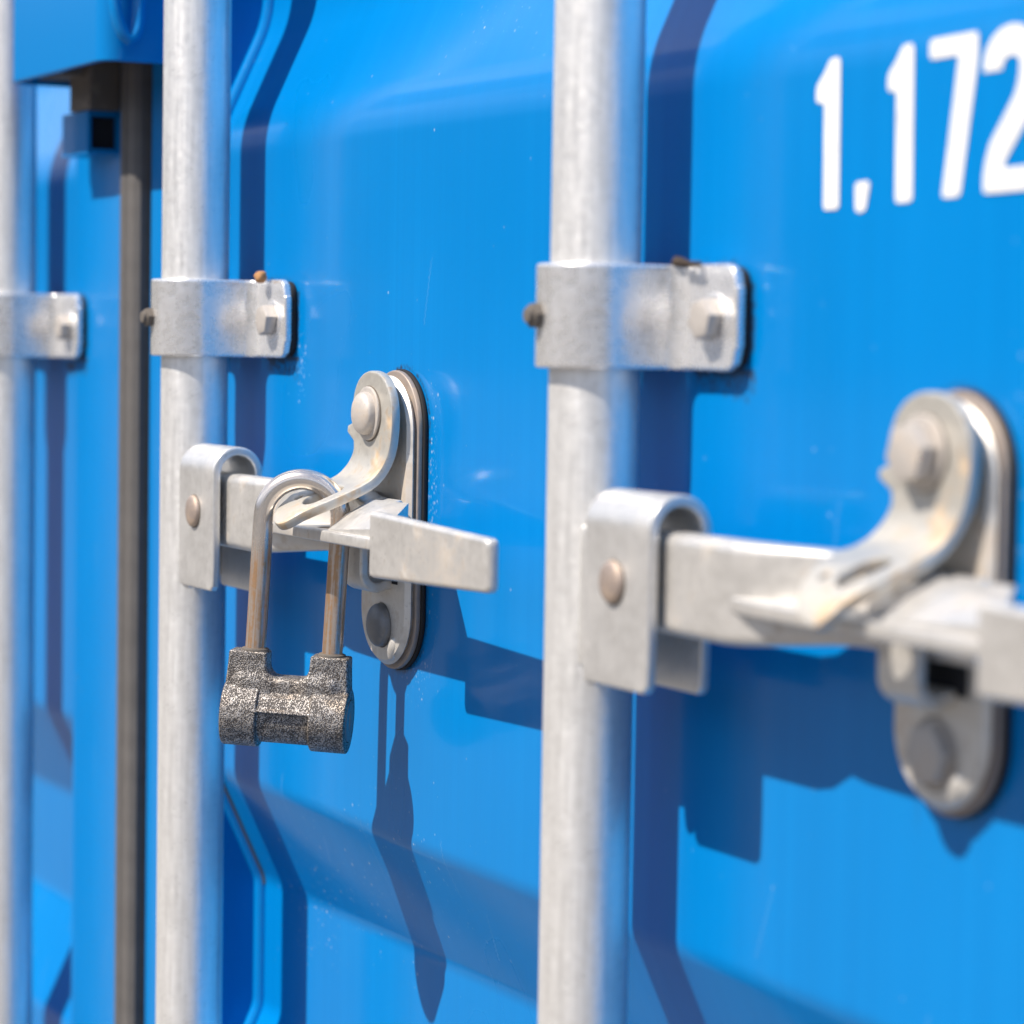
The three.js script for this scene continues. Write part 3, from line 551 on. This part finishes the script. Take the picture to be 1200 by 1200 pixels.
// ------------------------------------------------------------------ padlock
{
  const t = thing('padlock', 'speckled black and silver padlock with rusty shackle, hanging from the handle', 'padlock');
  t.position.set(0.1748, -0.1405, 0.018); t.rotation.order = 'YXZ'; t.rotation.y = 56.3 * Math.PI / 180; t.rotation.z = -0.052;
  // body as one smooth field
  const sm = (a, b, k) => { const h = clamp(0.5 + 0.5 * (b - a) / k); return mix(b, a, h) - k * h * (1 - h); };
  const rbox = (x, y, z, hx, hy, hz, r) => { const qx = Math.abs(x) - hx + r, qy = Math.abs(y) - hy + r, qz = Math.abs(z) - hz + r; return Math.hypot(Math.max(qx, 0), Math.max(qy, 0), Math.max(qz, 0)) + Math.min(Math.max(qx, qy, qz), 0) - r; };
  const cyl = (x, y, z, cy, R, h, r, cx) => { const d = Math.hypot(y - cy, z) - R + r, e = Math.abs(x - cx) - h + r; return Math.min(Math.max(d, e), 0) + Math.hypot(Math.max(d, 0), Math.max(e, 0)) - r; };
  const f = (x, y, z) => {
    const CY = -0.0290, CX = -0.0012;
    const taper = 1 - 0.10 * sstep(-0.02, 0, y);
    let d = 1;
    for (const s of [-1, 1]) d = Math.min(d, rbox(x - CX - s * 0.0186 , y + 0.016, z, 0.0096 * taper, 0.016, 0.0068, 0.0011));
    d = sm(d, rbox(x - CX, y + 0.022, z, 0.022, 0.0112, 0.0078, 0.003), 0.005);
    for (const s of [-1, 1]) d = sm(d, cyl(x, y, z, CY, 0.0148, 0.0083, 0.0008, CX + s * 0.0202), 0.0006);
    const step = mix(0.0124, 0.0136, sstep(-0.0272, -0.0262, y)) + 0.0013 * Math.exp(-(((y + 0.0258) / 0.0010) ** 2));
    d = sm(d, cyl(x, y, z, CY, step, 0.0200, 0.0008, CX), 0.0005);
    const cut = Math.hypot(y - CY, z) - 0.0098;     // recess for the keyway in the right end
    d = Math.max(d, -Math.max(cut, (CX + 0.0272) - x));
    return d;
  };
  const N = 112, mc = new MarchingCubes(N, new THREE.MeshBasicMaterial(), false, false, 400000), ext = 0.0345;
  mc.isolation = 0;
  for (let k = 0; k < N; k++) for (let j = 0; j < N; j++) for (let i = 0; i < N; i++) {
    const x = (i - N / 2) / (N / 2) * ext, y = (j - N / 2) / (N / 2) * ext - 0.0215, z = (k - N / 2) / (N / 2) * ext;
    mc.field[i + j * N + k * N * N] = Math.abs(z) > 0.019 ? -0.01 : -f(x, y, z);
  }
  mc.update();
  const cnt = mc.count ?? mc.geometry.drawRange.count;
  const pos = new Float32Array(mc.positionArray.slice(0, cnt * 3)), nor = new Float32Array(cnt * 3);
  const e = 0.00025;
  for (let i = 0; i < cnt; i++) {
    const x = pos[i * 3] * ext, y = pos[i * 3 + 1] * ext - 0.0215, z = pos[i * 3 + 2] * ext; pos[i * 3] = x; pos[i * 3 + 1] = y; pos[i * 3 + 2] = z;
    const n = V(f(x + e, y, z) - f(x - e, y, z), f(x, y + e, z) - f(x, y - e, z), f(x, y, z + e) - f(x, y, z - e)).normalize(); nor.set([n.x, n.y, n.z], i * 3);
  }
  const g = new THREE.BufferGeometry(); g.setAttribute('position', new THREE.BufferAttribute(pos, 3)); g.setAttribute('normal', new THREE.BufferAttribute(nor, 3));
  const h = 0.07, n = 2048;
  const worm = new Float32Array(n * n);
  for (let j = 0; j < n; j++) for (let i = 0; i < n; i++) { const u = i / n * h, v = j / n * h; worm[j * n + i] = imp.noise(u * 1900, v * 1900, 3.3) + 0.35 * imp.noise(u * 3300, v * 2600, 8.1) + 0.25 * imp.noise(u * 200, v * 200, 1.1); }
  const map = tex(n, n, h, h, (u, v, i, j) => { const w = worm[j * n + i], s = sstep(-0.16, 0.26, w), w2 = 0.9 + 0.35 * imp.noise(u * 500, v * 500, 5.5), br = sstep(0.0, 0.5, imp.noise(u * 90, v * 90, 2.2)); return [mix(0.060, 0.46 * w2 + 0.04 * br, s), mix(0.052, 0.435 * w2, s), mix(0.047, 0.41 * w2 - 0.04 * br, s)]; }, true);
  const rm = tex(n, n, h, h, (u, v, i, j) => { const s = sstep(-0.12, 0.16, worm[j * n + i]); return [0, mix(0.6, 0.44, s), mix(0.1, 0.65, s)]; });
  const bm = tex(n, n, h, h, (u, v, i, j) => { const s = sstep(-0.35, 0.35, worm[j * n + i]); return [s, s, s]; });
  const mat = new THREE.MeshStandardMaterial({ map, roughness: 1, metalness: 1, roughnessMap: rm, metalnessMap: rm, bumpMap: bm, bumpScale: 0.00018 });
  part('lock_body', boxUV(g), mat, t);
  // keyway insert in the right end
  const kz = new THREE.Shape(); kz.absarc(0, 0, 0.0094, 0, Math.PI * 2); const kh = new THREE.Path(); kh.absellipse(0, 0, 0.0012, 0.0045, 0, Math.PI * 2); kz.holes.push(kh);
  const kg = plateZ(kz, 0, 0.003, 0.0005, 2); kg.rotateY(Math.PI / 2); kg.translate(0.0246, -0.029, 0);
  part('keyway', kg, M.darkBolt, t);
  // collars of grime where the shackle enters
  // shackle
  const r = 0.00465, hx = 0.0176, top = 0.0615, pts = [V(-hx, -0.008, 0), V(-hx, 0.012, 0), V(-hx, 0.03, 0), V(-hx, top - 0.002, 0)];
  for (let i = 1; i <= 14; i++) { const a = Math.PI - i / 14 * Math.PI; pts.push(V(hx * Math.cos(a), top + hx * Math.sin(a) * 0.98, 0)); }
  pts.push(V(hx, 0.04, 0), V(hx, 0.015, 0), V(hx, -0.008, 0));
  const sg = tube(pts, r, 220, 28); { const uv = sg.attributes.uv; for (let i = 0; i < uv.count; i++) uv.setXY(i, uv.getX(i) * 0.20, uv.getY(i) * 0.03); }
  const sfield = (u, v) => [fbm(u * 55, v * 420, 2.2, 4), fbm(u * 18 + 4, v * 900, 7.2, 4), fbm(u * 500, v * 500, 4, 3)];
  const onBend = u => sstep(0.050, 0.066, u) * (1 - sstep(0.120, 0.134, u));
  const sru = (u, v) => { const [a, b, c] = sfield(u, v); return clamp(sstep(-0.35, 0.45, 0.7 * a + 0.7 * b + 0.35 * c) * (1 - 0.75 * onBend(u)) + 0.25 * (1 - onBend(u))); };
  const smap = tex(1024, 256, 0.20, 0.03, (u, v) => { const q = sru(u, v), k = 1 + 0.18 * sfield(u, v)[2]; return [mix(0.74, 0.50, q) * k, mix(0.70, 0.31, q) * k, mix(0.66, 0.18, q) * k]; }, true);
  const srm = tex(1024, 256, 0.20, 0.03, (u, v) => { const q = sru(u, v); return [0, mix(0.24, 0.38, q), mix(0.85, 0.68, q)]; });
  part('shackle', sg, new THREE.MeshStandardMaterial({ map: smap, roughness: 1, metalness: 1, roughnessMap: srm, metalnessMap: srm }), t, 'rust-stained steel shackle, polished on the bend');
  const col = [];
  for (const s of [-1, 1]) { const q = new THREE.TorusGeometry(0.0052, 0.0012, 8, 28); q.rotateX(Math.PI / 2); q.translate(s * hx, 0.0001, 0); col.push(q); }
  part('rust_ring', col, M.rust, t, 'rusty grime where the shackle enters the body');
}

// ------------------------------------------------------------------ lock box over the meeting edges, upper left
{
  const t = thing('lock_box', 'blue welded lock box with open underside at the upper left', 'lock box');
  const x0 = -0.2545, x1 = -0.0880, y0 = 0.1476, y1 = 0.34, zf = 0.020, zb = W + 0.002, T = 0.004, r = 0.010;
  const path = [V(x0 + T / 2, 0, zb)]; const Y = (y0 + y1) / 2;
  const P = (x, z) => V(x, Y, z);
  const pts = [P(x0 + T / 2, zb), P(x0 + T / 2, 0), P(x0 + T / 2, zf - T / 2 - r - 0.001), ...arc([x0 + T / 2 + r, zf - T / 2 - r], r, Math.PI, Math.PI / 2, 8, P), P(x0 + T / 2 + r + 0.001, zf - T / 2), P(-0.2, zf - T / 2), P(-0.12, zf - T / 2), P(x1 - T / 2 - r - 0.001, zf - T / 2), ...arc([x1 - T / 2 - r, zf - T / 2 - r], r, Math.PI / 2, 0, 8, P), P(x1 - T / 2, zf - T / 2 - r - 0.001), P(x1 - T / 2, 0), P(x1 - T / 2, zb)];
  part('shell', strip(pts, V(0, 1, 0), (y1 - y0) / 2, T, { bevel: 0.0006, r: 0.0009 }), M.paintPlain, t);
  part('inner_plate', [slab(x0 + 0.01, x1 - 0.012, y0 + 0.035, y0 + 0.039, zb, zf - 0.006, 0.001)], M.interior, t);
  const lp = [V(-0.0795, 0.30, 0.0180), V(-0.0785, 0.19, 0.0175), V(-0.0770, 0.170, 0.0160), V(-0.0765, 0.1600, 0.0118), V(-0.0765, 0.1580, 0.0088), V(-0.0765, 0.1620, 0.0052), V(-0.0785, 0.176, 0.0032), V(-0.0795, 0.30, 0.0026)];
  part('wire_loop', tube(lp, 0.0034, 80, 16), M.paintPlain, t);
  part('rusty_tongue', [slab(-0.232, -0.196, 0.131, 0.18, W + 0.002, -0.0100, 0.001), slab(-0.2485, -0.206, 0.1505, 0.165, W + 0.003, 0.004, 0.0012)], M.rust, t, 'rust-brown metal inside the box');
}
{
  const t = thing('lock_keeper', 'small blue square tube with dark open end below the lock box', 'keeper');
  const x0 = -0.2500, x1 = -0.2045, y0 = 0.1062, y1 = 0.1305, z0 = W + 0.0005, z1 = -0.0115, T = 0.0028;
  part('tube_wall', [slab(x0, x1, y0, y1, z1 - T, z1, 0.0008), slab(x0, x1, y0, y0 + T, z0, z1 - T - 0.0001, 0.0008), slab(x0, x1, y1 - T, y1, z0, z1 - T - 0.0001, 0.0008)], M.paintPlain, t);
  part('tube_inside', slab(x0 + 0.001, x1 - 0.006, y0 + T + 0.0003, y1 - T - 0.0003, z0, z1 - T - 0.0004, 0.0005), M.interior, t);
}

renderer.render(scene, camera);
